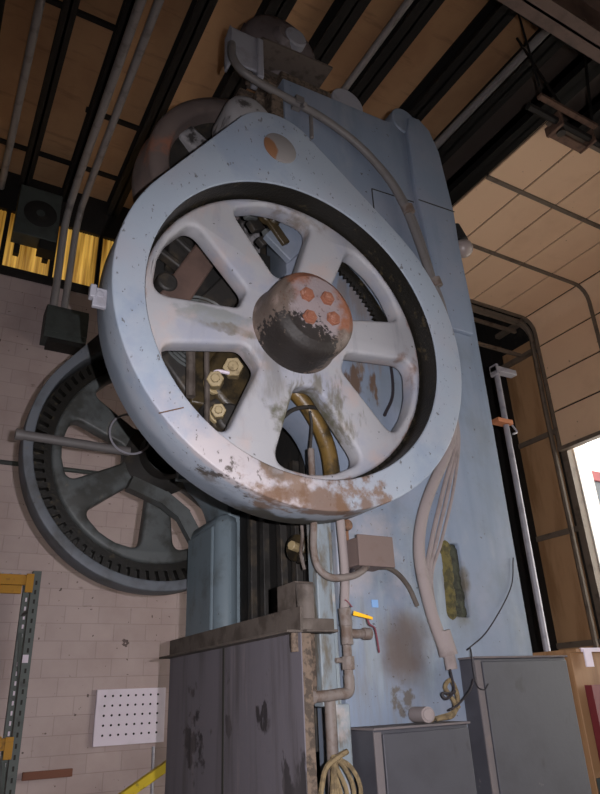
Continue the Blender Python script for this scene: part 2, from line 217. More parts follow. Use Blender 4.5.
class MB:
    def __init__(s): s.bm = bmesh.new()
    def face(s, vs):
        try: return s.bm.faces.new(vs)
        except ValueError: return None
    def box(s, x0, x1, y0, y1, z0, z1):
        return s.hexa([(x0, y0, z0), (x1, y0, z0), (x1, y1, z0), (x0, y1, z0), (x0, y0, z1), (x1, y0, z1), (x1, y1, z1), (x0, y1, z1)])
    def hexa(s, c):
        v = [s.bm.verts.new(p) for p in c]
        for f in ((3, 2, 1, 0), (4, 5, 6, 7), (0, 1, 5, 4), (1, 2, 6, 5), (2, 3, 7, 6), (3, 0, 4, 7)): s.face([v[i] for i in f])
        return s
    def bar(s, a, b, w, h, up=(0, 0, 1)):
        a = Vector(a); b = Vector(b); d = (b-a).normalized(); side = d.cross(Vector(up))
        if side.length < 1e-4: side = d.cross(Vector((0, 1, 0)))
        side.normalize(); u = side.cross(d)
        c = []
        for p in (a, b):
            for sx, su in ((-1, -1), (1, -1), (1, 1), (-1, 1)): c.append(p+side*sx*w/2+u*su*h/2)
        return s.hexa(c[:4]+c[4:])
    def cyl(s, a, b, ra, rb=None, n=24, ph=0.):
        rb = ra if rb is None else rb
        a = Vector(a); b = Vector(b); d = (b-a).normalized()
        x = d.orthogonal().normalized(); y = d.cross(x)
        A = []; B = []
        for i in range(n):
            t = 2*math.pi*i/n+ph; o = x*math.cos(t)+y*math.sin(t)
            A.append(s.bm.verts.new(a+o*ra)); B.append(s.bm.verts.new(b+o*rb))
        for i in range(n): s.face([A[i], A[(i+1) % n], B[(i+1) % n], B[i]])
        s.face(A[::-1]); s.face(B); return s
    def tube(s, pts, r, n=10, smooth=True, k=8):
        P = catmull(pts, k) if smooth else [Vector(p) for p in pts]
        rings = []; x = None
        for i, p in enumerate(P):
            d = (P[min(i+1, len(P)-1)]-P[max(i-1, 0)]).normalized()
            x = d.orthogonal().normalized() if x is None else (x-d*x.dot(d)).normalized()
            y = d.cross(x)
            rings.append([s.bm.verts.new(p+(x*math.cos(2*math.pi*j/n)+y*math.sin(2*math.pi*j/n))*r) for j in range(n)])
        for a, b in zip(rings, rings[1:]):
            for j in range(n): s.face([a[j], a[(j+1) % n], b[(j+1) % n], b[j]])
        s.face(rings[0][::-1]); s.face(rings[-1]); return s
    def lathe(s, cx, cz, prof, n=64, closed=False):
        """profile of (radius, y) turned about the line x=cx, z=cz"""
        rings = []
        for r, y in prof:
            if r < 1e-5: rings.append([s.bm.verts.new((cx, y, cz))])
            else: rings.append([s.bm.verts.new((cx+r*math.cos(2*math.pi*i/n), y, cz+r*math.sin(2*math.pi*i/n))) for i in range(n)])
        pairs = list(zip(rings, rings[1:]))
        if closed: pairs.append((rings[-1], rings[0]))
        for a, b in pairs:
            for i in range(n):
                j = (i+1) % n
                if len(a) == 1 and len(b) == 1: continue
                if len(a) == 1: s.face([a[0], b[j], b[i]])
                elif len(b) == 1: s.face([a[i], a[j], b[0]])
                else: s.face([a[i], a[j], b[j], b[i]])
        return s
    def ball(s, c, r, sx=1, sy=1, sz=1, n=16):
        mtx = Matrix.Translation(c) @ Matrix.Diagonal((r*sx, r*sy, r*sz, 1))
        bmesh.ops.create_uvsphere(s.bm, u_segments=n, v_segments=n//2, radius=1, matrix=mtx); return s
    def plate(s, outer, holes=(), y0=0., y1=.1, bev=0.):
        """a flat outline in x/z with holes, thick from y0 to y1, rounded edges"""
        cu = bpy.data.curves.new('t', 'CURVE'); cu.dimensions = '2D'; cu.fill_mode = 'BOTH'
        cu.extrude = max((y1-y0)/2-bev, 0); cu.bevel_depth = bev; cu.bevel_resolution = 2
        cu.offset = -bev
        for pl in [outer]+list(holes):
            sp = cu.splines.new('POLY'); sp.points.add(len(pl)-1); sp.use_cyclic_u = True
            for p, q in zip(sp.points, pl): p.co = (q[0], q[1], 0, 1)
        o = bpy.data.objects.new('t', cu); COL.objects.link(o)
        dg = bpy.context.evaluated_depsgraph_get(); me = bpy.data.meshes.new_from_object(o.evaluated_get(dg))
        ym = (y0+y1)/2
        for v in me.vertices: v.co = Vector((v.co.x, ym-v.co.z, v.co.y))
        s.bm.from_mesh(me); bpy.data.objects.remove(o); bpy.data.curves.remove(cu); bpy.data.meshes.remove(me)
        return s
    def build(s, name, material, parent=None, origin=None, bevel=0., angle=38, merge=True):
        bm = s.bm
        if merge: bmesh.ops.remove_doubles(bm, verts=bm.verts, dist=1e-5)
        bmesh.ops.recalc_face_normals(bm, faces=bm.faces)
        if parent is not None: org = ORG[parent.name]
        elif origin is not None: org = Vector(origin)
        else:
            xs = [v.co for v in bm.verts]
            org = Vector(((min(p.x for p in xs)+max(p.x for p in xs))/2, (min(p.y for p in xs)+max(p.y for p in xs))/2, min(p.z for p in xs)))
        bmesh.ops.translate(bm, verts=bm.verts, vec=-org)
        for f in bm.faces: f.smooth = True
        lim = R(angle)
        for e in bm.edges:
            if len(e.link_faces) == 2 and e.calc_face_angle(0) > lim: e.smooth = False
        me = bpy.data.meshes.new(name); bm.to_mesh(me); bm.free()
        me.materials.append(material)
        o = bpy.data.objects.new(name, me); COL.objects.link(o)
        if parent is not None: o.parent = parent
        else: o.location = org
        ORG[o.name] = org
        if bevel:
            b = o.modifiers.new('bevel', 'BEVEL'); b.width = bevel; b.segments = 2; b.limit_method = 'ANGLE'; b.angle_limit = R(40)
        return o

def tag(o, label, cat, group=None):
    o['label'] = label; o['category'] = cat
    if group: o['group'] = group
    return o
def thing(name, label, cat, loc, group=None):
    o = bpy.data.objects.new(name, None); COL.objects.link(o); o.location = loc; ORG[o.name] = Vector(loc); o.empty_display_size = .1
    return tag(o, label, cat, group)
def struct(o): o['kind'] = 'structure'; return o
def lab(o, t): o['label'] = t; return o
def round_poly(pts, r, n=6):
    out = []; k = len(pts); P = [Vector((p[0], p[1])) for p in pts]
    for i in range(k):
        a, b, c = P[i-1], P[i], P[(i+1) % k]
        rr = r[i] if isinstance(r, (list, tuple)) else r
        d1 = (a-b); d2 = (c-b); l = min(d1.length, d2.length)*.48
        d1.normalize(); d2.normalize()
        ang = d1.angle(d2); t = min(rr/max(math.tan(ang/2), 1e-3), l)
        p1 = b+d1*t; p2 = b+d2*t
        if rr <= 0: out.append((b.x, b.y)); continue
        for j in range(n+1):
            u = j/n
            q = p1*(1-u)**2+b*2*u*(1-u)+p2*u*u; out.append((q.x, q.y))
    return out
def circ(cx, cz, r, n=96): return [(cx+r*math.cos(2*math.pi*i/n), cz+r*math.sin(2*math.pi*i/n)) for i in range(n)]

# ================================================================== SETTING
BY = 8.69
struct(MB().box(-6, 16, -6, 9.2, -.2, 0).build('floor', M_concrete))
struct(MB().box(-6, 8.65, -6, 8.9, 8.98, 9.1).build('ceiling', M_roof))
struct(MB().box(-6, 8.65, BY, BY+.2, 0, 7.2).build('wall_back', M_block, origin=(1.86, BY, 0)))
struct(MB().box(-6, 8.65, BY+.02, BY+.2, 8.28, 8.98).build('wall_back_header', M_beam))
struct(MB().box(-6.2, -6, -6, 8.9, 0, 9).build('wall_left', M_innerwall))
struct(MB().box(-6, 8.65, -6.2, -6, 0, 9).build('wall_near', M_innerwall))
# right wall around the sectional door; unseen nearer opening added to let in daylight
rw = MB(); rw.box(8.47, 8.65, 6.25, 8.9, 0, 9); rw.box(8.47, 8.65, 2.7, 3.1, 0, 9); rw.box(8.47, 8.65, -6, -2, 0, 9); rw.box(8.47, 8.65, -2, 2.7, 4.8, 9); rw.box(8.47, 8.65, 3.1, 6.25, 7.2, 9)
struct(rw.build('wall_right', M_dark2))
# yellowed translucent sheets high in the back wall
wx = [-1.7, -.55, .26, .95, 1.62, 2.35, 3.3]
for i in range(6):
    w = MB(); n = 40; vs = []
    for k in range(n+1):
        x = wx[i]+.03+(wx[i+1]-wx[i]-.06)*k/n
        y = BY+.09+.012*math.cos(k*math.pi*.75)
        vs.append((w.bm.verts.new((x, y, 7.22)), w.bm.verts.new((x, y, 8.28))))
    for a, b in zip(vs, vs[1:]): w.face([a[0], b[0], b[1], a[1]])
    o = struct(w.build('window_%d' % (i+1), M_fibre, merge=False))
    sd = o.modifiers.new('thick', 'SOLIDIFY'); sd.thickness = .006
    struct(MB().box(wx[i]-.03, wx[i]+.03, BY+.03, BY+.14, 7.2, 8.28).build('window_mullion', M_beam))
struct(MB().box(3.3, 8.65, BY, BY+.2, 7.2, 8.28).build('wall_back_upper', M_beam))
struct(MB().box(-6, -1.73, BY, BY+.2, 7.2, 8.28).build('wall_back_upper', M_beam))
struct(MB().box(-6, 8.65, BY-.06, BY+.12, 7.12, 7.24).build('trim_1', M_beam))

# roof beams running front to back
def ibeam(x, z0, z1, w, y0, y1):
    b = MB(); b.box(x-w/2, x+w/2, y0, y1, z0, z0+.025); b.box(x-w/2, x+w/2, y0, y1, z1-.025, z1); b.box(x-.012, x+.012, y0, y1, z0, z1); return b
for x, w in ((-5.6, .2), (-4.9, .2), (-4.1, .2), (-3.4, .2), (-2.7, .2), (-1.95, .2), (-1.2, .2), (-.35, .18), (.40, .16), (1.0, .13), (1.74, .2), (2.5, .26), (3.25, .26), (4.0, .26), (4.88, .24), (5.7, .24), (6.45, .26), (7.2, .24), (7.9, .24)):
    struct(ibeam(x, 8.7, 8.98, w, -5.9, BY).build('ceiling_beam', M_beam))
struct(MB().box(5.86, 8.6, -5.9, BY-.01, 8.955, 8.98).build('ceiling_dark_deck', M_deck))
# light cross ties under the roof deck
for y, x0, x1 in ((8.0, -1.2, 1.66), (5.55, -.4, 1.0), (6.9, .9, 1.74), (3.1, 4.0, 6.4)):
    struct(MB().box(x0, x1, y-.03, y+.03, 8.84, 8.89).build('ceiling_tie', M_beam))
# main girder crossing near the upper right corner
g = MB()
g.box(2.9, 8.2, 1.86, 2.06, 6.36, 6.39); g.box(2.9, 8.2, 1.95, 1.97, 6.36, 6.95); g.box(2.9, 8.2, 1.86, 2.06, 6.93, 6.96)
for x in (3.5, 3.62, 4.1, 4.22): g.cyl((x, 1.93, 6.6), (x, 1.95, 6.6), .018, n=6)
struct(g.build('ceiling_girder', M_girder))

# right wall beyond the door: plywood bays between dark rails and a steel column
for z0, z1, i in ((.1, 2.0, 0), (2.08, 3.58, 1), (3.66, 5.14, 2), (5.22, 6.9, 3)):
    struct(MB().box(8.44, 8.47, 6.42, 7.13, z0, z1).build('wall_right_panel', M_wood))
struct(MB().box(8.41, 8.47, 6.3, 7.15, 2.0, 2.08).build('trim_2', M_track)); struct(MB().box(8.41, 8.47, 6.3, 7.15, 3.58, 3.66).build('trim_3', M_track))
struct(MB().box(8.41, 8.47, 6.3, 7.15, 5.14, 5.22).build('trim_4', M_track))
cl = MB(); cl.box(8.15, 8.45, 7.13, 7.16, 0, 8.7); cl.box(8.15, 8.45, 7.48, 7.51, 0, 8.7); cl.box(8.29, 8.31, 7.15, 7.5, 0, 8.7)
struct(cl.build('column_right', M_beam))
for z in (6.62, 7.25, 7.9):
    struct(MB().box(8.35, 8.45, 6.3, 8.6, z, z+.07).build('trim_5', M_track))
for z in (6.5, 6.95): struct(MB().box(6.4, 8.1, 6.45, 6.5, z, z+.05).build('trim_6', M_track))

# sectional overhead door, half raised: panels along the ceiling, round the bend and down
door = bpy.data.objects.new('door_1', None); COL.objects.link(door); door.location = (8.0, 6.2, 0); ORG['door_1'] = Vector((8, 6.2, 0)); struct(door)
ZT = 7.1; RB = .26; DX = 8.25
def dpath(s):
    """arc length along the track from the raised end; returns x,z and the normal"""
    L1 = DX-RB-5.13
    if s < L1: return Vector((5.13+s, ZT)), Vector((0, 1))
    a = (s-L1)/RB
    if a < math.pi/2: return Vector((DX-RB+RB*math.sin(a), ZT-RB+RB*math.cos(a))), Vector((math.sin(a), math.cos(a)))
    return Vector((DX, ZT-RB-(s-L1-RB*math.pi/2))), Vector((1, 0))
Ltot = DX-RB-5.13+RB*math.pi/2+(ZT-RB-4.82); ns = 9; sec = Ltot/ns
for i in range(ns):
    p = MB(); n = 5; T = .05
    rows = []
    for k in range(n+1):
        c, nn = dpath(i*sec+.014+(sec-.028)*k/n)
        rows.append((c, c+nn*T))
    for y0, y1 in ((4.07, 5.11), (5.15, 6.22), (3.12, 4.03)):
        V = [[p.bm.verts.new((q.x, y, q.y)) for q in (r[0], r[1]) for y in (y0, y1)] for r in rows]
        for a, b in zip(V, V[1:]):
            p.face([a[0], a[1], b[1], b[0]]); p.face([a[2], b[2], b[3], a[3]]); p.face([a[0], b[0], b[2], a[2]]); p.face([a[1], a[3], b[3], b[1]])
        p.face([V[0][0], V[0][2], V[0][3], V[0][1]]); p.face([V[-1][0], V[-1][1], V[-1][3], V[-1][2]])
    p.build('panel', M_door, door)
bk = MB()
rows = [dpath(Ltot*k/60) for k in range(61)]
V = [[bk.bm.verts.new((c.x+nn.x*o, y, c.y+nn.y*o)) for o in (.02, .04) for y in (3.13, 6.21)] for c, nn in rows]
for a, b in zip(V, V[1:]):
    bk.face([a[0], a[1], b[1], b[0]]); bk.face([a[2], b[2], b[3], a[3]])
bk.build('joint_backing', M_doorjoint, door)
for y in (6.2, 5.13, 4.05, 3.13):
    st = MB()
    rows = [dpath(Ltot*k/60) for k in range(61)]
    V = [[st.bm.verts.new((c.x-nn.x*o, y+d, c.y-nn.y*o)) for o, d in ((0, -.026), (.025, -.026), (.025, .026), (0, .026))] for c, nn in rows]
    for a, b in zip(V, V[1:]):
        for j in range(4): st.face([a[j], a[(j+1) % 4], b[(j+1) % 4], b[j]])
    st.face(V[0]); st.face(V[-1][::-1])
    st.build('stile', M_track, door)
# far track goes on down to the floor as a curved channel
tr = MB()
pts = [(5.1+(DX-RB-5.1)*k/8, ZT-.03) for k in range(9)]+[(DX-RB+RB*math.sin(a), ZT-RB+(RB-.03)*math.cos(a)) for a in [math.pi/2*k/12 for k in range(1, 13)]]+[(DX-.03, z) for z in (5.5, 4.5, 3, 1.5, 0)]
tr.tube([(x, 6.3, z) for x, z in pts], .035, n=6, smooth=False); tr.tube([(x+.06, 6.36, z-.02) for x, z in pts], .03, n=6, smooth=False)
tr.build('track', M_track, door)
tr = MB(); tr.tube([(x-.35 if i == 0 else x, 3.06, z) for i, (x, z) in enumerate(pts)], .04, n=6, smooth=False); tr.build('track', M_beam, door)
db = MB(); db.box(8.19, 8.31, 3.12, 6.22, 4.76, 4.82); db.build('bottom_rail', M_track, door)
struct(MB().box(8.30, 8.44, 6.14, 6.25, 0, 7.2).build('door_1_jamb', M_track)); struct(MB().box(8.44, 8.75, 6.12, 6.25, 0, 7.2).build('door_1_reveal', M_outwall))
# bracket and shaft at the raised end of the door
fx = thing('door_bracket', 'rusty steel bracket hanging at the raised end of the overhead door', 'bracket', (5.4, 3.1, 7.14))
fb = MB(); fb.box(4.85, 5.75, 2.94, 3.0, 7.16, 7.2); fb.build('top_rail', M_fixture, fx)
fb = MB(); fb.box(5.2, 5.75, 3.12, 3.22, 7.0, 7.04); fb.box(5.18, 5.22, 3.0, 3.22, 6.98, 7.18); fb.box(5.72, 5.75, 3.0, 3.22, 6.99, 7.18); fb.build('shaft_housing', M_fixture, fx, bevel=.008)
fb = MB()
fb.cyl((5.28, 3.1, 6.97), (5.28, 3.1, 7.06), .05, .035, n=12)
fb.build('roller', M_dark, fx)
for a, b in (((4.9, 2.97, 7.2), (4.75, 2.9, 8.72)), ((5.7, 2.97, 7.2), (5.95, 2.9, 8.72)), ((5.2, 2.97, 7.2), (5.25, 3.3, 8.72))):
    MB().bar(a, b, .022, .022).build('hanger_rod', M_beam, fx)

# outside, through the open part of the door
struct(MB().box(16, 40, -30, 30, -.2, 0).build('ground_outside', M_yard)); struct(MB().box(-12, 16, -30, -6, -.2, 0).build('ground_outside', M_yard))
nb = thing('neighbouring_building', 'white building with dark window and maroon lintel outside the open door', 'building', (20, 13, 0))
MB().box(18.0, 30, 14.6, 22, 0, 9.5).build('wall', M_outwall, nb)
MB().box(19.75, 30, 14.5, 14.62, 3.0, 8.2).build('window', M_outdark, nb)
MB().box(19.65, 30, 14.42, 14.62, 8.2, 8.55).build('lintel', M_maroon, nb)

# ================================================================== THE PRESS
press = thing('mechanical_press', 'huge pale blue mechanical press with six-spoked gear wheel in teardrop guard', 'press', tuple(PR))
CX, CZ = 1.857, 3.66

def frame_profile(front=True):
    pts = [(3.79, 0), (3.79, 4.5), (3.75, 5.5), (3.69, 6.25), (3.60, 6.5), (3.46, 6.60), (3.32, 6.58), (3.26, 6.42), (3.07, 6.37), (1.99, 6.32)]
    if front: pts += [(1.99, 5.9), (1.97, 5.2), (1.95, 4.3), (1.62, 3.62)]
    else: pts += [(1.99, 5.9), (1.95, 4.4), (1.9, 3.62)]
    if front: pts += [(1.78, 3.44)]
    pts += [(1.99, 3.32)]
    cx, cz, rr = 1.86, 2.87, .37
    for k in range(1, 9):
        a = R(72-72*k/8); pts.append((cx+rr*math.cos(a)*1.0, cz+rr*1.15*math.sin(a)))
    pts += [(2.23, 0)]
    return pts
slot = round_poly([(3.06, 1.95), (3.26, 1.94), (3.25, 2.43), (3.09, 2.42)], .03, 4)
fp = MB().plate(frame_profile(), [slot], 3.42, 3.75, .012).build('front_side_plate', M_col, press)
MB().box(3.03, 3.3, 3.50, 3.6, 1.9, 2.5).build('slot_back', M_groove, fp)
for xo, nm, mt, lb in ((3.115, 'foam_stuffing', M_foam, 'yellow-green foam stuffed in the slot'), (3.20, 'foam_stuffing', M_foam2, 'dark greasy foam in the right half of the slot')):
    fm = MB()
    for k in range(30):
        z = 1.965+.44*k/29
        fm.ball((xo+.012*(29-k)/29*(1 if xo > 3.15 else -1)+.02*random.random()-.01, (3.44 if xo < 3.15 else 3.465)+.01*random.random(), z), .05+.012*random.random(), 1, .6, 1, 10)
    lab(fm.build(nm, mt, fp, merge=False), lb)
# raised right-hand strip, seams and bosses of the front plate
MB().plate([(3.41, 4.2), (3.70, 4.2), (3.72, 5.5), (3.66, 6.2), (3.58, 6.44), (3.46, 6.54), (3.34, 6.5), (3.29, 6.3), (3.29, 5.6)], [], 3.375, 3.43, .012).build('edge_strip', M_col, fp)
sm = MB(); sm.bar((2.82, 3.418, 5.44), (3.28, 3.418, 5.475), .006, .008); sm.bar((2.82, 3.418, 5.44), (2.82, 3.418, 5.16), .008, .006, (0, 1, 0)); sm.bar((3.30, 3.372, 5.475), (3.72, 3.372, 5.5), .006, .008)
sm.build('seam', M_groove, fp)
MB().cyl((2.68, 3.45, 6.42), (2.68, 3.72, 6.42), .17, n=32).build('lifting_lug', M_sheet, fp, bevel=.01)
MB().plate(frame_profile(False), [], 5.05, 5.56, .02).build('rear_side_plate', M_rear, press)
MB().cyl((3.30, 3.40, 6.46), (3.30, 3.72, 6.46), .15, n=32).build('corner_boss', M_col, fp, bevel=.01)
# rounded raised panel on the throat face of the rear plate, and its curved shoulder
def sidepanel(x0, x1, ys, zs):
    return MB().hexa([(x0, ys[0], zs[0]), (x1, ys[0], zs[0]), (x1, ys[1], zs[0]), (x0, ys[1], zs[0]), (x0, ys[0], zs[1]), (x1, ys[0], zs[1]), (x1, ys[1], zs[1]), (x0, ys[1], zs[1])])
sidepanel(2.06, 2.26, (4.88, 5.66), (.2, 2.92)).build('throat_flange', M_rear, press, bevel=.09)
sidepanel(2.042, 2.10, (4.98, 5.46), (.3, 2.82)).build('throat_panel', M_rear, press, bevel=.022)
ar = MB(); ar.bar((1.50, 5.6, 3.29), (1.84, 5.6, 3.17), .12, .12); ar.bar((1.80, 5.59, 3.19), (2.02, 5.58, 3.03), .12, .12); ar.bar((1.99, 5.58, 3.06), (2.14, 5.56, 2.80), .12, .12)
ar.build('throat_shoulder', M_gear, press)
# crown housing, ram and bed between the plates
MB().box(2.0, 3.72, 4.35, 5.06, 3.5, 6.2).box(2.4, 3.72, 3.75, 4.4, 3.3, 6.25).build('crown', M_dark2, press, bevel=.03)
rm = MB(); rm.box(2.32, 3.3, 3.75, 5.06, 1.2, 3.5)
rm.build('ram', M_dark2, press, bevel=.02)
gb = MB()
for y in (3.84, 4.0, 4.22, 4.5, 4.72): gb.box(2.27, 2.33, y, y+.07, 1.2, 3.1)
gb.build('ram_guide', M_dark, press, bevel=.006)
bd = MB(); bd.box(1.75, 3.7, 3.75, 5.06, 0, .95); bd.box(3.3, 3.72, 3.75, 5.06, .9, 6.0); bd.build('bed', M_dark2, press, bevel=.02)
# greasy rolled edge of the throat
go = MB(); go.tube([(1.62, 3.40, 3.58), (1.80, 3.40, 3.46), (1.98, 3.40, 3.33), (2.10, 3.40, 3.19), (2.18, 3.40, 3.03), (2.215, 3.40, 2.85), (2.22, 3.40, 2.5)], .055, n=10)
lab(go.build('throat_edge', M_gold, press), 'golden grease-covered throat edge')
# things on the ram that show below the wheel
rb = MB(); rb.cyl((2.24, 3.86, 2.41), (2.12, 3.80, 2.42), .033, n=8); rb.build('adjusting_nut', M_nut, press, bevel=.006)
MB().cyl((2.33, 3.9, 2.42), (2.18, 3.86, 2.42), .09, n=20).box(2.16, 2.3, 3.72, 3.8, 2.3, 2.36).build('adjusting_boss', M_oil, press, bevel=.01)
MB().tube([(2.2, 3.75, 2.75), (2.18, 3.75, 2.6), (2.2, 3.78, 2.48), (2.16, 3.74, 2.36), (2.17, 3.72, 2.25)], .012, n=6).build('oil_line', M_pipe, press)

# --- teardrop guard around the wheel
def teardrop(cx1, cz1, r1, cx2, cz2, r2, n1=80, n2=24):
    dx, dz = cx2-cx1, cz2-cz1; d = math.hypot(dx, dz); base = math.atan2(dz, dx); k = math.acos((r1-r2)/d)
    out = []
    for i in range(n1+1):
        a = base+k+(2*math.pi-2*k)*i/n1; out.append((cx1+r1*math.cos(a), cz1+r1*math.sin(a)))
    for i in range(n2+1):
        a = base-k+2*k*i/n2; out.append((cx2+r2*math.cos(a), cz2+r2*math.sin(a)))
    return out
TD = teardrop(1.870, 3.67, 1.240, 1.70, 4.94, .375)
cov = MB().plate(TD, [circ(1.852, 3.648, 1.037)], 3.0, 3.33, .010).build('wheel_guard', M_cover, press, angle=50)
MB().lathe(1.852, 3.648, [(1.034, 3.012), (1.034, 3.29), (1.05, 3.29), (1.05, 3.012)], 96, True).build('guard_inner_band', M_grease, cov)
MB().lathe(1.695, 5.0, [(0, 2.988), (.118, 2.988), (.126, 2.994), (.128, 3.004), (0, 3.004)], 40).build('cover_disc', M_disc, cov)
MB().box(.565, .64, 3.10, 3.13, 3.45, 3.57).box(.545, .58, 3.09, 3.14, 3.50, 3.58).cyl((.60, 3.095, 3.53), (.60, 3.135, 3.53), .022, n=12).build('latch_bracket', M_sheet, cov, bevel=.006)
# seam across the guard
MB().bar((.93, 2.998, 2.845), (1.06, 2.998, 2.90), .006, .006).build('guard_seam', M_rustplate, cov)

# --- six-spoked wheel
def window_poly(deg, ri=.40, ro=.955, hi=11.5, ho=20.5, rad=.11):
    a = R(deg); pts = []
    pts.append((ri, a-R(hi))); 
    for u in (-1, -.28, .0, .28, 1): pts.append((ro+.012*(abs(u) < .5), a+R(ho)*u))
    pts.append((ri, a+R(hi)))
    P = [(CX+r*math.cos(t), CZ+r*math.sin(t)) for r, t in pts]
    return round_poly(P, [.075, rad, 0, 0, 0, rad, .075], 9)
wheel = MB().plate(circ(CX, CZ, 1.018), [window_poly(99+60*k) for k in range(6)], 3.165, 3.31, .028).build('gear_wheel', M_wheel, press, angle=60)
th = MB(); n = 92; V = []
for i in range(n):
    for rr, da in ((1.0, 0), (1.14, .25), (1.14, .55), (1.0, .8)):
        a = 2*math.pi*(i+da)/n; V.append((CX+rr*math.cos(a), CZ+rr*math.sin(a)))
th.plate(V, [circ(CX, CZ, .99)], 3.19, 3.30, 0).build('tooth_ring', M_grease, wheel)
MB().lathe(CX, CZ, [(.318, 3.175), (.304, 3.155), (.298, 3.12), (.295, 3.0), (.292, 2.955), (.282, 2.925), (.265, 2.908), (.244, 2.900), (.238, 2.888), (.225, 2.884), (0, 2.884)], 72).build('hub', M_hub, wheel, angle=60)
for bx, bz in ((1.779, 3.738), (1.925, 3.75), (1.79, 3.58), (1.959, 3.614)):
    q = MB(); q.cyl((bx, 2.886, bz), (bx, 2.862, bz), .050, .047, n=6, ph=random.random()); q.cyl((bx, 2.864, bz), (bx, 2.85, bz), .032, .029, n=14)
    lab(q.build('hub_bolt', M_rust, wheel, bevel=.003), 'orange rusty bolt head')

# --- machinery seen through the wheel: crank bearing cap with nuts, connecting rod, oil lines
bc = MB(); bc.lathe(1.66, 3.42, [(0, 3.5), (.23, 3.5), (.26, 3.53), (.26, 3.74), (0, 3.74)], 36); bc.box(1.30, 1.75, 3.55, 3.8, 3.2, 3.9)
bcap = bc.build('bearing_cap', M_oil, press, bevel=.015)
for x, z, r in ((1.57, 3.46, .068), (1.45, 3.35, .056), (1.475, 3.14, .048)):
    q = MB(); q.cyl((x, 3.52, z), (x-.05, 3.40, z-.03), r, n=6, ph=.4); q.cyl((x-.05, 3.40, z-.03), (x-.06, 3.375, z-.035), r*.5, n=12)
    q.cyl((x, 3.545, z), (x, 3.51, z), r*1.35, n=20)
    lab(q.build('hex_nut', M_nut, bcap, bevel=.006), 'pale hexagon nut')
q = MB()
for k in range(7): q.lathe(1.36, 3.72, [(.10+.028*k, 3.56), (.112+.028*k, 3.55), (.118+.028*k, 3.57)], 30)
q.build('spring_coil', M_gear, bcap)
MB().bar((1.14, 3.58, 3.88), (1.50, 3.58, 4.62), .19, .12, (0, 1, 0)).build('connecting_rod', M_rodc, press, bevel=.02)
q = MB(); q.box(1.12, 1.3, 3.58, 3.7, 4.22, 4.5); q.bar((1.05, 3.56, 4.5), (1.4, 3.56, 4.25), .06, .05); q.bar((1.40, 3.6, 3.90), (1.66, 3.6, 4.26), .20, .06, (0, 1, 0)); q.cyl((1.10, 3.6, 4.02), (1.10, 3.5, 4.02), .07, n=20); q.bar((1.03, 3.58, 4.3), (1.28, 3.58, 4.16), .08, .05)
q.build('rocker_casting', M_dark, press, bevel=.015)
q = MB(); q.bar((1.86, 3.4, 4.46), (2.16, 3.4, 4.83), .26, .06, (0, 1, 0))
for k in range(7): q.bar((2.0+.055*k, 3.39, 4.88-.02*k), (2.03+.055*k, 3.39, 4.66-.0*k), .035, .06, (0, 1, 0))
q.build('inspection_cover', M_col, press, bevel=.008)
q = MB(); q.box(1.62, 1.72, 3.36, 3.4, 4.72, 4.86); q.cyl((1.78, 3.4, 4.72), (1.78, 3.34, 4.72), .075, n=18); q.bar((1.7, 3.36, 4.78), (1.92, 3.36, 4.5), .07, .04, (0, 1, 0)); q.ball((1.82, 3.36, 4.68), .05); q.bar((1.78, 3.36, 4.88), (1.98, 3.36, 4.80), .05, .04, (0, 1, 0))
q.build('pinion_bearing', M_oil, press, bevel=.01)
q = MB(); q.tube([(1.37, 3.45, 3.75), (1.36, 3.45, 3.5), (1.37, 3.45, 3.2), (1.37, 3.45, 2.9)], .018, n=8); q.tube([(1.24, 3.47, 3.75), (1.26, 3.47, 3.5), (1.27, 3.47, 3.2)], .03, n=8)
q.build('oil_pipe', M_rail, press)
q = MB(); q.tube([(1.37, 3.42, 3.34), (1.42, 3.41, 3.38), (1.5, 3.42, 3.39)], .012, n=6); q.build('oil_hose', M_white, press)
q = MB(); q.bar((1.15, 3.62, 3.55), (1.35, 3.62, 3.3), .14, .08, (0, 1, 0)); q.bar((1.42, 3.58, 3.12), (1.62, 3.58, 3.26), .18, .1, (0, 1, 0)); q.cyl((1.55, 3.6, 3.12), (1.55, 3.48, 3.12), .10, n=20); q.box(1.1, 1.26, 3.6, 3.7, 3.35, 3.62); q.build('lever_casting', M_dark, press, bevel=.02)
q = MB(); q.tube([(1.83, 3.36, 3.10), (1.92, 3.34, 3.18), (2.05, 3.34, 3.22), (2.15, 3.36, 3.22)], .014, n=6); q.tube([(2.05, 3.36, 3.2), (2.07, 3.38, 3.1), (2.06, 3.4, 2.9), (2.07, 3.4, 2.7)], .010, n=6); q.build('copper_line', M_dark, press)
V = [(CX+.99*math.cos(R(a)), CZ+.99*math.sin(R(a))) for a in range(12, 66, 3)]
for k in range(44):
    a = R(65-53*k/43); rr = .90-.03*(k % 2)-.05*max(0, (k-30)/13); V.append((CX+rr*math.cos(a), CZ+rr*math.sin(a)))
MB().plate(V, [], 3.335, 3.36, 0).build('toothed_strip', M_grease, press)
for k, (x, z, w, h) in enumerate(((1.66, 4.9, .12, .1), (1.80, 4.86, .08, .14), (1.72, 4.66, .10, .07), (1.90, 4.76, .07, .12), (1.83, 4.60, .12, .06), (1.97, 4.9, .10, .06), (1.62, 4.78, .06, .12), (1.75, 4.80, .10, .05), (1.70, 4.95, .06, .10), (1.86, 4.66, .05, .10), (1.78, 4.54, .08, .08), (1.90, 4.86, .06, .10), (1.66, 4.70, .10, .04))):
    MB().bar((x-w/2, 3.40+.02*(k % 4), z-h/2), (x+w/2, 3.44+.015*(k % 3), z+h/2), .05+.02*(k % 3), .05, (0, 1, 0)).build('linkage_casting', (M_gear, M_gold, M_dark, M_motor)[k % 4], press, bevel=.008)
MB().box(1.5, 2.2, 4.3, 4.36, 2.95, 3.5).build('inner_web', M_rear, press)
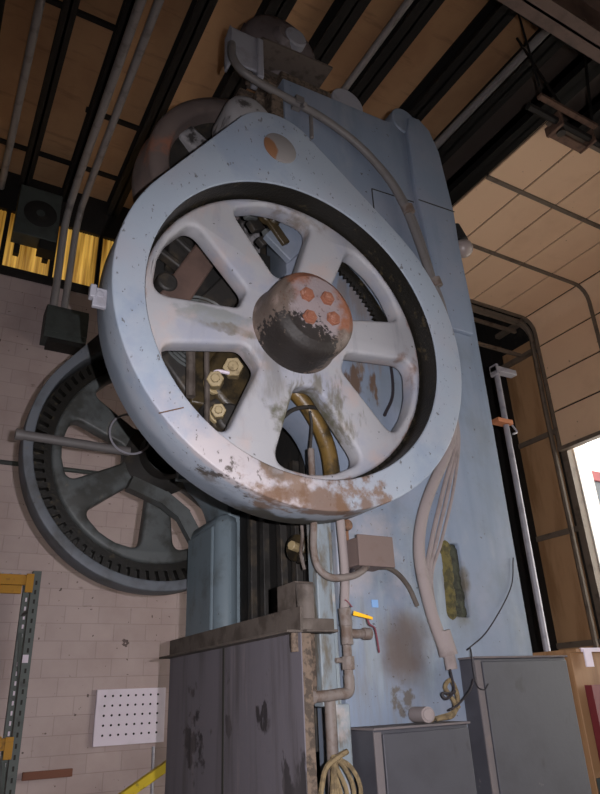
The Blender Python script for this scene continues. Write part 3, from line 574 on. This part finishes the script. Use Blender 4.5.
MB().box(.98, 2.02, 3.68, 3.71, 3.85, 4.62).build('backing_plate', M_dark2, press)
q = MB(); q.tube([(2.42, 3.41, 4.55), (2.36, 3.40, 4.62), (2.40, 3.40, 4.74), (2.50, 3.40, 4.72)], .014, n=6); q.build('small_cable', M_wire_d, press)
MB().tube([(2.72, 3.415, 4.05), (2.80, 3.41, 3.8), (2.80, 3.41, 3.5), (2.7, 3.41, 3.3)], .012, n=6).build('small_cable', M_wire_d, press)

# --- flywheel on the pinion shaft above left, and the bearing beside it
FX, FZ = 1.90, 5.35
fw = MB().lathe(FX, FZ, [(.70, 3.96), (.74, 3.90), (.76, 3.76), (.78, 3.735), (.86, 3.73), (.91, 3.75), (.925, 3.79), (.93, 4.02), (.95, 4.04), (.95, 4.12), (.3, 4.14)], 80).build('flywheel', M_fly, press, angle=50)
MB().lathe(FX, FZ, [(.16, 3.90), (.55, 3.92), (.755, 3.86), (.76, 4.0), (.16, 4.02)], 64, True).build('web', M_dark, fw)
MB().lathe(FX, FZ, [(0, 3.66), (.13, 3.66), (.15, 3.68), (.15, 3.76), (.26, 3.80), (.30, 3.92)], 40).build('hub', M_motor, fw)
for k in range(6):
    a = R(26+60*k); MB().bar((FX+.22*math.cos(a), 3.88, FZ+.22*math.sin(a)), (FX+.75*math.cos(a), 3.88, FZ+.75*math.sin(a)), .19, .12, (0, 1, 0)).build('spoke', M_streak, fw, bevel=.03)
MB().lathe(1.66, 5.70, [(0, 3.36), (.13, 3.36), (.18, 3.39), (.20, 3.44), (.20, 3.70)], 40).build('shaft_bearing', M_streak, press)
q = MB(); q.box(1.62, 1.98, 3.5, 3.75, 5.75, 6.1); q.box(1.72, 1.80, 3.4, 3.5, 5.92, 6.02); q.box(1.84, 1.95, 3.36, 3.5, 5.75, 6.08); q.build('bearing_bracket', M_rough, press, bevel=.015)

# --- motor and channel on top
mo = MB().lathe(2.12, 7.07, [(0, 3.50), (.10, 3.50), (.12, 3.53), (.14, 3.56), (.27, 3.58), (.35, 3.63), (.38, 3.70), (.38, 3.95), (.28, 4.02), (0, 4.02)], 48).build('drive_motor', M_motor, press)
MB().lathe(2.19, 7.06, [(0, 3.49), (.10, 3.49), (.115, 3.505), (.12, 3.60)], 28).build('end_cap', M_sheet, mo)
for k in range(14):
    a = R(k*360/14)
    MB().bar((2.12+.38*math.cos(a), 3.72, 7.07+.38*math.sin(a)), (2.12+.38*math.cos(a), 3.94, 7.07+.38*math.sin(a)), .03, .03, (math.cos(a), 0, math.sin(a))).build('cooling_rib', M_motor, mo)
ch = MB(); ch.hexa([(1.80, 3.56, 6.44), (2.50, 3.56, 6.46), (2.50, 3.75, 6.46), (1.80, 3.75, 6.44), (1.80, 3.56, 6.47), (2.50, 3.56, 6.49), (2.50, 3.75, 6.49), (1.80, 3.75, 6.47)])
ch.hexa([(1.80, 3.42, 6.70), (2.52, 3.42, 6.74), (2.52, 3.75, 6.74), (1.80, 3.75, 6.70), (1.80, 3.42, 6.725), (2.52, 3.42, 6.765), (2.52, 3.75, 6.765), (1.80, 3.75, 6.725)])
ch.box(1.80, 2.52, 3.715, 3.74, 6.45, 6.75); ch.box(1.80, 2.50, 3.54, 3.56, 6.44, 6.50)
chn = ch.build('motor_channel', M_channel, press)
MB().box(1.81, 2.50, 3.70, 3.714, 6.47, 6.73).build('channel_recess_dark', M_dark2, chn)  # dark sheet over the channel's web, shading the recess by colour
for x in (1.9, 2.15, 2.44): MB().cyl((x, 3.70, 6.62), (x, 3.675, 6.62), .025, n=8).build('channel_bolt', M_dark, chn)
q = MB(); q.box(1.99, 2.5, 3.45, 4.0, 6.32, 6.45); q.box(1.72, 1.98, 3.5, 3.62, 6.30, 6.40); q.box(1.74, 1.96, 3.46, 3.5, 6.24, 6.29); q.build('motor_foot', M_rough, press, bevel=.01)
sg = MB(); sg.box(1.50, 1.76, 3.42, 3.45, 6.26, 6.66); sg.box(1.50, 1.525, 3.42, 3.56, 6.26, 6.66); sg.box(1.50, 1.80, 3.42, 3.56, 6.64, 6.67); sg.box(1.74, 1.80, 3.40, 3.56, 6.2, 6.66)
sg.build('belt_guard', M_sheet, press, bevel=.012)
MB().box(1.55, 1.66, 3.44, 3.465, 6.38, 6.52).build('guard_hatch', M_dark2, press)

# --- conduits, hoses and boxes fixed to the column
q = MB(); q.tube([(1.50, 3.40, 6.42), (1.50, 3.38, 6.24), (1.58, 3.36, 6.10), (1.80, 3.36, 6.04), (2.11, 3.36, 6.0), (2.40, 3.36, 5.94), (2.71, 3.36, 5.80), (2.96, 3.35, 5.55), (3.11, 3.35, 5.28), (3.20, 3.34, 4.94), (3.27, 3.33, 4.60), (3.34, 3.33, 4.35), (3.37, 3.35, 4.0), (3.34, 3.37, 3.6), (3.25, 3.38, 3.35)], .034, n=12)
cn = q.build('main_conduit', M_conduit, press)
q = MB(); q.tube([(2.75, 3.37, 5.80), (3.0, 3.36, 5.55), (3.16, 3.36, 5.26), (3.25, 3.36, 4.94), (3.33, 3.36, 4.5), (3.42, 3.36, 4.1)], .034, n=10)
q.build('second_conduit', M_conduit, press)
q = MB(); q.tube([(3.28, 3.34, 3.5), (3.25, 3.33, 3.25), (3.13, 3.31, 3.02), (2.94, 3.30, 2.74), (2.83, 3.30, 2.52), (2.78, 3.30, 2.28), (2.82, 3.30, 1.97), (2.89, 3.30, 1.74)], .038, n=14)
q.cyl((2.89, 3.30, 1.84), (2.92, 3.30, 1.70), .052, .058, n=14); q.cyl((2.93, 3.31, 1.72), (2.94, 3.31, 1.62), .036, n=12)
lab(q.build('thick_hose', M_hose, press), 'thick dusty beige hose')
for off, rr in ((0, .016), (.035, .013), (.07, .011)):
    MB().tube([(3.33+off*.3, 3.37, 3.5), (3.31+off*.5, 3.37, 3.19), (3.14+off*1.3, 3.39, 2.79), (2.98+off*1.2, 3.39, 2.43), (2.89+off*.5, 3.38, 2.16), (2.93, 3.36, 1.8)], rr, n=8).build('cable', M_hose, press)
q = MB(); q.box(2.05, 2.13, 3.32, 3.42, 5.98, 6.06); q.cyl((2.22, 3.38, 5.95), (2.215, 3.38, 5.70), .018, n=8); q.cyl((2.11, 3.34, 5.97), (2.11, 3.28, 5.93), .02, n=8); q.build('conduit_clamp', M_conduit, press, bevel=.004)
for p in ((3.12, 3.33, 5.26), (3.29, 3.31, 4.55)):
    MB().cyl((p[0]-.01, p[1], p[2]+.035), (p[0]+.012, p[1], p[2]-.035), .05, n=14).build('conduit_coupling', M_pipe, press)
jb = MB().box(2.255, 2.495, 3.22, 3.42, 2.2, 2.365).build('junction_box', M_jbox, press, bevel=.008)
MB().box(2.245, 2.505, 3.205, 3.222, 2.19, 2.375).build('lid', M_jbox, jb, bevel=.004)
q = MB(); q.tube([(1.995, 3.28, 2.9), (1.995, 3.28, 2.6), (1.99, 3.28, 2.44), (1.975, 3.27, 2.28), (1.995, 3.26, 2.17), (2.07, 3.25, 2.12), (2.2, 3.25, 2.13), (2.30, 3.27, 2.17), (2.36, 3.29, 2.215)], .021, n=10)
lab(q.build('bent_conduit', M_pipe, press), 'pale conduit bending into the junction box')
q = MB(); q.tube([(2.46, 3.32, 2.21), (2.55, 3.34, 2.215), (2.65, 3.37, 2.185), (2.74, 3.39, 2.11), (2.80, 3.40, 2.0)], .016, n=8); q.build('box_cable', M_rail, press)
MB().tube([(2.20, 3.30, 2.05), (2.24, 3.34, 2.13), (2.30, 3.36, 2.2)], .012, n=6).build('thin_lead', M_wire_d, press)
# air line with valve and elbows
al = MB(); al.tube([(2.185, 3.3, 2.62), (2.20, 3.3, 2.2), (2.18, 3.3, 1.95)], .027, n=12)
alp = al.build('air_line', M_hose, press)
q = MB(); q.cyl((2.18, 3.3, 1.96), (2.185, 3.3, 1.86), .036, n=14); q.cyl((2.185, 3.3, 1.90), (2.30, 3.3, 1.835), .0001, n=6) if False else None
q.cyl((2.18, 3.3, 1.82), (2.33, 3.29, 1.82), .026, n=12); q.cyl((2.29, 3.29, 1.82), (2.34, 3.29, 1.82), .034, n=12); q.cyl((2.185, 3.3, 1.87), (2.185, 3.3, 1.76), .034, n=14)
q.build('valve_body', M_pipe, alp, bevel=.004)
q = MB(); q.cyl((2.18, 3.3, 1.76), (2.18, 3.3, 1.56), .026, n=12); q.cyl((2.18, 3.3, 1.70), (2.18, 3.3, 1.63), .038, n=8); q.cyl((2.10, 3.3, 1.68), (2.14, 3.3, 1.68), .015, n=8); q.build('union', M_pipe, alp, bevel=.003)
q = MB(); q.tube([(2.18, 3.3, 1.60), (2.18, 3.3, 1.545), (2.165, 3.3, 1.515), (2.11, 3.3, 1.51), (2.02, 3.3, 1.50)], .030, n=12); q.cyl((2.06, 3.3, 1.505), (1.92, 3.3, 1.50), .03, n=12); q.cyl((1.945, 3.3, 1.50), (1.91, 3.3, 1.50), .04, n=8); q.build('elbow', M_pipe, alp)
MB().tube([(2.06, 3.32, 1.48), (2.06, 3.32, 1.25), (2.055, 3.32, .9), (2.05, 3.32, .05)], .032, n=12).build('drop_pipe', M_pipe, alp)
# upright strips at the throat edge of the column
MB().box(2.03, 2.13, 3.34, 3.44, 1.45, 2.75).box(2.13, 2.19, 3.40, 3.46, 1.45, 2.75).build('gib_strip', M_gib, press, bevel=.008)
MB().box(2.09, 2.20, 3.34, 3.44, 0, 1.46).build('lower_strip', M_gib, press, bevel=.008)
lab(MB().box(1.88, 2.01, 3.36, 3.40, 1.52, 2.02).build('rusty_side_strip', M_rough, press, bevel=.004), 'brown rusty strip')
q = MB(); q.box(2.245, 2.32, 3.405, 3.42, 2.36, 2.52); q.cyl((2.29, 3.42, 2.47), (2.29, 3.36, 2.47), .035, n=12); q.build('pipe_bracket', M_rustplate, press, bevel=.004)
MB().box(2.46, 2.505, 3.412, 3.421, 1.985, 2.03).build('painted_patch', M_patch, press)

# --- rear wheel in its own guard on the far side
rcov = MB().plate(teardrop(1.862, 3.66, 1.265, 1.70, 4.94, .375), [circ(CX, CZ, 1.175)], 5.74, 6.0, .012).build('rear_wheel_guard', M_shell, press, angle=50)
RZ = 3.655
def rwin(deg):
    return window_poly(deg, .36, .90, 13, 20, .10)
rwh = MB().plate(circ(CX, RZ, 1.0), [rwin(1+60*k) for k in range(6)], 5.86, 6.02, .03).build('rear_gear_wheel', M_gear, press, angle=60)
th = MB(); n = 78; V = []
for i in range(n):
    for rr, da in ((1.06, 0), (1.15, .2), (1.15, .45), (1.06, .65)):
        a = 2*math.pi*(i+da)/n; V.append((CX+rr*math.cos(a), RZ+rr*math.sin(a)))
th.plate(V, [circ(CX, RZ, 1.0)], 5.90, 5.99, 0).build('tooth_ring', M_grease, rwh)
MB().lathe(CX, RZ, [(.96, 5.985), (1.19, 5.985), (1.19, 5.998), (.96, 5.998)], 80, True).build('back_ring', M_grease, rwh)
MB().lathe(CX, RZ, [(.36, 5.87), (.30, 5.82), (.24, 5.76), (.24, 5.58)], 48).build('hub', M_dark, rwh)
MB().lathe(CX, RZ, [(.13, 3.25), (.13, 5.8)], 24).build('crankshaft', M_dark, press)
q = MB(); q.cyl((.56, 5.66, 3.63), (1.50, 5.66, 3.61), .042, n=14); q.cyl((.52, 5.66, 3.63), (.58, 5.66, 3.63), .05, n=10)
q.build('brake_rod', M_conduit, press)

# ================================================================== THINGS AROUND THE PRESS
# safety guard of sheet panels along the throat
gd = thing('machine_guard', 'dark grey sheet metal guard standing before the press throat', 'guard', (1.65, 3.8, 0))
MB().box(1.645, 1.651, 2.885, 3.795, .05, 1.80).build('panel', M_guard, gd)
MB().box(1.645, 1.651, 3.81, 4.74, .05, 1.80).build('panel', M_guard, gd)
lab(MB().box(1.643, 1.6455, 3.79, 3.815, .05, 1.785).build('seam_strip', M_groove, gd), 'dark seam between the two panels')
q = MB(); q.box(1.645, 1.66, 2.88, 4.76, 1.79, 1.905); q.box(1.57, 1.66, 2.88, 4.76, 1.785, 1.797); q.box(1.66, 1.84, 2.885, 2.90, 1.785, 1.85); q.box(1.66, 1.84, 2.85, 2.9, 1.785, 1.797); q.build('top_rail', M_rail, gd, bevel=.003)
for y, mm_ in ((2.9, M_rough), (3.77, M_dark2), (4.68, M_dark)): MB().box(1.653, 1.71, y, y+.06, 0, 1.8).build('post', mm_, gd)
q = MB(); q.box(1.69, 1.80, 3.0, 3.02, 1.83, 2.04); q.box(1.69, 1.71, 3.0, 3.2, 1.83, 2.04); q.box(1.69, 1.8, 3.0, 3.2, 2.03, 2.045); q.build('corner_bracket', M_rail, gd, bevel=.004)
q = MB(); q.cyl((1.64, 2.93, 1.785), (1.64, 2.93, 1.70), .022, n=10); q.cyl((1.66, 2.96, 1.79), (1.66, 2.96, 1.72), .03, n=10); q.build('hinge_pin', M_rough, gd)

def cabinet(name, label, x0, x1, y0, y1, z1):
    c = thing(name, label, 'cabinet', ((x0+x1)/2, (y0+y1)/2, 0))
    MB().box(x0, x1, y0, y1, .02, z1-.012).build('body', M_cab, c, bevel=.006)
    MB().box(x0+.05, x1-.012, y0-.018, y0-.001, .06, z1-.03).build('door', M_cab, c, bevel=.004)
    MB().box(x0-.008, x1+.008, y0-.02, y1, z1-.012, z1).build('top', M_cabtop, c, bevel=.003)
    MB().box(x0-.004, x0+.045, y0-.012, y0, .06, z1-.02).build('hinge_edge', M_cabtop, c, bevel=.003)
    return c
cabinet('control_cabinet', 'taller blue-grey cabinet with scuffed door against the press column', 3.10, 3.93, 3.28, 3.415, 1.69)
cabinet('control_cabinet', 'lower blue-grey cabinet with dusty top at the foot of the press', 2.222, 2.88, 3.17, 3.415, 1.34)
MB()
tb = MB(); tb.cyl((2.62, 3.19, 1.385), (2.66, 3.36, 1.385), .042, n=20); tb.cyl((2.617, 3.18, 1.385), (2.62, 3.19, 1.385), .032, n=20)
tag(tb.build('cardboard_tube', M_hose, bevel=.004), 'short dusty round tube lying on top of the lower cabinet', 'tube')
wb = MB(); wb.tube([(2.74, 3.27, 1.355), (2.80, 3.25, 1.37), (2.90, 3.27, 1.40), (2.95, 3.30, 1.48), (2.93, 3.32, 1.56), (2.88, 3.32, 1.52), (2.91, 3.29, 1.44), (2.86, 3.26, 1.37), (2.76, 3.29, 1.358)], .013, n=6)
wb.tube([(2.73, 3.30, 1.352), (2.78, 3.32, 1.36), (2.88, 3.30, 1.38), (2.93, 3.27, 1.42)], .012, n=6)
tag(wb.build('rope_scrap', M_rope), 'scrap of tan rope bunched on the lower cabinet top', 'rope')
tw = MB(); tw.tube([(3.74, 3.405, 2.36), (3.66, 3.405, 2.14), (3.37, 3.39, 1.86), (3.15, 3.37, 1.74), (3.06, 3.25, 1.73), (3.045, 3.235, 1.60), (3.06, 3.235, 1.52), (3.11, 3.235, 1.50), (3.15, 3.235, 1.53)], .0045, n=6)
tag(tw.build('black_wire', M_wire_d), 'thin black wire drooping from the column onto the taller cabinet', 'wire')
tw = MB(); tw.tube([(3.02, 3.22, 1.56), (2.98, 3.22, 1.50), (2.88, 3.22, 1.43), (2.8, 3.22, 1.40)], .006, n=6); tw.tube([(2.90, 3.28, 1.62), (2.89, 3.26, 1.50), (2.80, 3.26, 1.49), (2.82, 3.25, 1.46), (2.9, 3.26, 1.5)], .008, n=6)
tag(tw.build('loose_wire', M_wire_d), 'loose black wire ends tangled under the thick beige hose', 'wire')
# yellow tag on the air line
q = thing('warning_tag', 'small yellow tag tied to the air pipe', 'tag', (2.25, 3.24, 1.92))
MB().hexa([(2.20, 3.245, 1.915), (2.325, 3.235, 1.892), (2.325, 3.24, 1.892), (2.20, 3.25, 1.915), (2.205, 3.24, 1.938), (2.325, 3.23, 1.905), (2.325, 3.235, 1.905), (2.205, 3.245, 1.938)]).build('card', M_tag, q)
lab(MB().tube([(2.29, 3.24, 1.92), (2.31, 3.25, 1.87), (2.36, 3.27, 1.85), (2.385, 3.29, 1.80), (2.39, 3.29, 1.75), (2.40, 3.30, 1.72)], .006, n=6).tube([(2.20, 3.25, 1.96), (2.17, 3.25, 1.99), (2.155, 3.255, 2.0)], .004, n=6).build('tie_wire', M_wire_m, q), 'maroon tie wire')
# rope bundle on the drop pipe
rp = MB()
for k in range(9):
    a = k*.7; x = 1.96+.03*math.cos(a)+.012*k; rp.tube([(2.03+.02*math.sin(a), 3.25, 1.22), (x, 3.20+.02*math.sin(a*2), 1.17), (x-.02+.01*k, 3.2, 1.05), (x+.02*math.sin(a), 3.2+.02*math.cos(a), .9), (x, 3.22, .78)], .012, n=6)
rp.tube([(1.90, 3.20, 1.05), (1.94, 3.2, 1.17), (2.02, 3.2, 1.22), (2.08, 3.21, 1.24)], .014, n=6)
tag(rp.build('rope_bundle', M_rope), 'bundle of tan rope hanging on the drop pipe beside the guard', 'rope')
# floodlight on the column's right side
q = thing('floodlight', 'floodlight with black socket and round pale bulb on the column edge', 'lamp', (3.86, 3.5, 5.2))
MB().box(3.772, 3.84, 3.46, 3.54, 5.36, 5.46).cyl((3.83, 3.5, 5.46), (3.855, 3.48, 5.28), .05, .07, n=20).build('socket', M_dark2, q)
MB().ball((3.86, 3.47, 5.20), .09, 1, 1, .95, 24).build('bulb', M_globe, q)

# steel post with an orange clamp standing beyond the column
q = thing('steel_post', 'tall galvanised steel pipe with orange clamp standing right of the press', 'post', (5.74, 5.0, 0))
MB().cyl((5.74, 5.0, 0), (5.76, 5.0, 5.03), .034, n=18).build('pipe', M_steel, q)
MB().box(5.71, 6.06, 4.95, 5.05, 5.03, 5.10).box(5.71, 5.75, 4.94, 5.06, 4.98, 5.12).build('top_bracket', M_steel, q, bevel=.005)
MB().box(5.58, 5.82, 4.94, 5.06, 4.33, 4.385).build('clamp', M_clamp, q, bevel=.004)
MB().tube([(5.80, 4.95, 4.32), (5.85, 4.94, 4.24), (5.78, 4.94, 4.20)], .012, n=6).build('hook', M_steel, q)

# wooden cabinet and stock behind the press at the right
q = thing('wooden_cabinet', 'pale wooden cabinet with white-edged top at the far right', 'cabinet', (4.7, 3.75, 0))
MB().box(4.26, 5.6, 3.5, 4.1, .05, 1.72).build('body', M_wood2, q, bevel=.004)
MB().box(4.28, 5.6, 3.46, 4.12, 1.72, 1.745).build('top', M_wood2, q, bevel=.003)
MB().box(4.33, 5.6, 3.45, 3.47, 1.722, 1.75).build('edging', M_white, q)
MB().box(4.34, 4.42, 3.44, 3.45, 1.62, 1.74).build('torn_paper', M_white, q)
pl = MB(); pl.box(4.08, 4.25, 3.56, 3.60, .0, 1.70); tag(pl.build('upright_board', M_redbrown), 'red-brown upright board between the press and the wooden cabinet', 'board')
pl = MB(); pl.box(4.27, 5.2, 3.38, 3.44, .95, 1.50); pl.cyl((4.40, 3.37, 1.43), (4.40, 3.385, 1.43), .016, n=10); tag(pl.build('maroon_panel', M_maroon), 'dark maroon panel leaning on the wooden cabinet front', 'panel')
pl = MB(); pl.box(4.2, 5.2, 3.28, 3.44, 0, .93); tag(pl.build('black_crate', M_ebox), 'black crate standing below the maroon panel', 'crate')
lg = MB(); lg.box(3.86, 4.24, 3.9, 4.2, 1.70, 1.74); lg.box(3.9, 4.2, 3.95, 4.15, 0, 1.7); tag(lg.build('wooden_bench', M_wood), 'brown wooden bench end behind the taller cabinet', 'bench')

# back wall: pegboard, boxes, conduits, plank
q = thing('pegboard', 'white perforated panel with rows of dark holes on the block wall', 'board', (2.52, BY, 1.08))
MB().box(2.11, 2.96, BY-.05, BY-.004, 1.08, 1.685).build('sheet', M_white, q, bevel=.004)
hl = MB()
for i in range(8):
    for j in range(5):
        x = 2.21+.093*i; z = 1.19+.105*j; hl.cyl((x, BY-.052, z), (x, BY-.049, z), .0135, n=10)
hl.build('hole', M_blackhole, q)['kind'] = 'stuff'
tag(MB().box(1.38, 1.91, BY-.05, BY-.004, .80, .88).build('wooden_plank', M_plank, bevel=.004), 'short brown wooden plank fixed low on the block wall', 'plank')
q = MB(); q.tube([(2.2, BY-.25, .38), (2.55, BY-.25, .62), (3.15, BY-.25, 1.0)], .001, n=3) if False else None
yb = thing('yellow_rail', 'sloping yellow guard bar low beside the press', 'rail', (2.7, 8.3, 0))
MB().bar((2.15, 8.3, .45), (3.3, 8.3, 1.07), .09, .10).build('bar', M_yellow, yb, bevel=.008)
MB().cyl((2.78, 8.42, 0), (2.76, 8.42, 1.05), .018, n=10).build('upright', M_steel, yb)
tag(MB().tube([(-2, BY-.03, 4.36), (.6, BY-.03, 4.36), (2.6, BY-.03, 4.36)], .03, n=10, smooth=False).build('wall_conduit', M_ebox), 'thin dark conduit running level across the block wall', 'conduit')
q = thing('electrical_box', 'dark wall box under the pair of overhead conduits', 'electrical box', (1.2, BY, 6.1))
MB().box(.93, 1.50, BY-.32, BY-.004, 6.12, 6.62).build('case', M_ebox, q, bevel=.01)
MB().box(.93, 1.50, BY-.34, BY-.32, 6.2, 6.56).build('front', M_ebox, q, bevel=.006)
MB().box(1.0, 1.5, BY-.30, BY-.02, 6.06, 6.12).build('base', M_dark2, q)
q = thing('fan_housing', 'square dark fan housing mounted over the yellowed windows', 'fan', (.65, BY, 7.7))
MB().box(.34, .93, BY-.34, BY-.05, 7.66, 8.52).build('housing', M_ebox, q, bevel=.012)
MB().box(.40, .48, BY-.06, BY+.03, 7.5, 8.6).box(.8, .88, BY-.06, BY+.03, 7.5, 8.6).build('mounting_strap', M_dark2, q)
MB().lathe(.66, 8.08, [(.06, BY-.36), (.20, BY-.36), (.23, BY-.345), (.23, BY-.335)], 32).build('round_cover', M_dark2, q)
MB().box(.70, .94, BY-.33, BY-.1, 7.5, 7.66).build('spout', M_dark2, q)

# overhead pipes running from front to back
def opipe(name, label, pts, r, grp=None):
    q = MB(); q.tube(pts, r, n=12, smooth=False)
    return tag(q.build(name, M_tube), label, 'pipe', grp)
opipe('overhead_pipe', 'left grey pipe of the close pair dropping to the wall box', [(1.06, -1, 8.6), (1.06, 7.9, 8.6), (1.05, 8.40, 8.45), (1.03, 8.52, 8.1), (1.03, 8.54, 6.62)], .055)
opipe('overhead_pipe', 'right grey pipe of the close pair dropping to the wall box', [(1.24, -1, 8.62), (1.24, 7.9, 8.62), (1.22, 8.42, 8.45), (1.20, 8.54, 8.1), (1.18, 8.56, 6.62)], .05)
opipe('overhead_pipe', 'single grey pipe under the roof at the far left', [(.09, -1, 8.62), (.09, 8.68, 8.62)], .05)
opipe('overhead_pipe', 'pale pipe under the roof right of the press motor', [(3.72, -1, 8.62), (3.72, 8.68, 8.62)], .045)
opipe('overhead_pipe', 'brightest pale pipe under the roof near the upper right', [(5.4, -1, 8.6), (5.4, 8.68, 8.6)], .055)

# wire loop hanging by the far gear
q = MB(); q.tube([(1.47+.19*math.cos(t), 5.55, 3.74+.19*math.sin(t)) for t in [2*math.pi*k/28 for k in range(29)]], .010, n=6)
tag(q.build('wire_loop', M_steel), 'round loop of bare wire hanging on the far gear rod', 'wire loop')

# pallet rack end frame at the far left
rk = thing('pallet_rack', 'green-grey pallet rack with amber beams at the left edge', 'rack', (.5, 8.1, 0))
for y, h in ((7.9, 2.90), (8.5, 2.90)):
    q = MB(); q.box(1.12, 1.21, y-.004, y, 0, h); q.box(1.12, 1.124, y, y+.07, 0, h); q.box(1.206, 1.21, y, y+.07, 0, h)
    p = q.build('post', M_rack, rk)
    hq = MB()
    for k in range(27):
        z = .15+.1*k; hq.hexa([(1.155, y-.006, z), (1.175, y-.006, z), (1.175, y-.0045, z), (1.155, y-.0045, z), (1.155, y-.006, z+.045), (1.175, y-.006, z+.045), (1.175, y-.0045, z+.045), (1.155, y-.0045, z+.045)])
    hq.build('post_slot', M_groove if y < 8 else M_white, p)['kind'] = 'stuff'
q = MB()
for z0, z1 in ((.3, 1.0), (1.1, 1.1), (1.5, 2.3), (2.5, 2.5)): q.bar((1.15, 7.96, z0), (1.15, 8.5, z1), .035, .03)
q.build('brace', M_rack, rk)
for z in (2.74, 1.14):
    q = MB(); q.box(-1.6, 1.10, 7.86, 7.90, z, z+.11); q.box(-1.6, 1.10, 7.90, 7.93, z+.08, z+.11); q.build('beam', M_rackbeam, rk, bevel=.004)
    q = MB(); q.box(-1.6, 1.10, 8.5, 8.54, z, z+.11); q.build('beam', M_rackbeam, rk, bevel=.004)
    q = MB(); q.box(1.05, 1.13, 7.845, 7.86, z-.08, z+.12); q.build('beam_plate', M_rackbeam, rk, bevel=.003)
q = MB()
for k in range(30): q.bar((1.08-.09*k, 7.88, 2.86), (1.08-.09*k, 8.52, 2.86), .014, .014)
q.build('wire_deck', M_steel, rk)['kind'] = 'stuff'
MB().box(1.12, 1.18, 7.892, 7.8955, 1.95, 2.03).build('paper_label', M_white, rk)
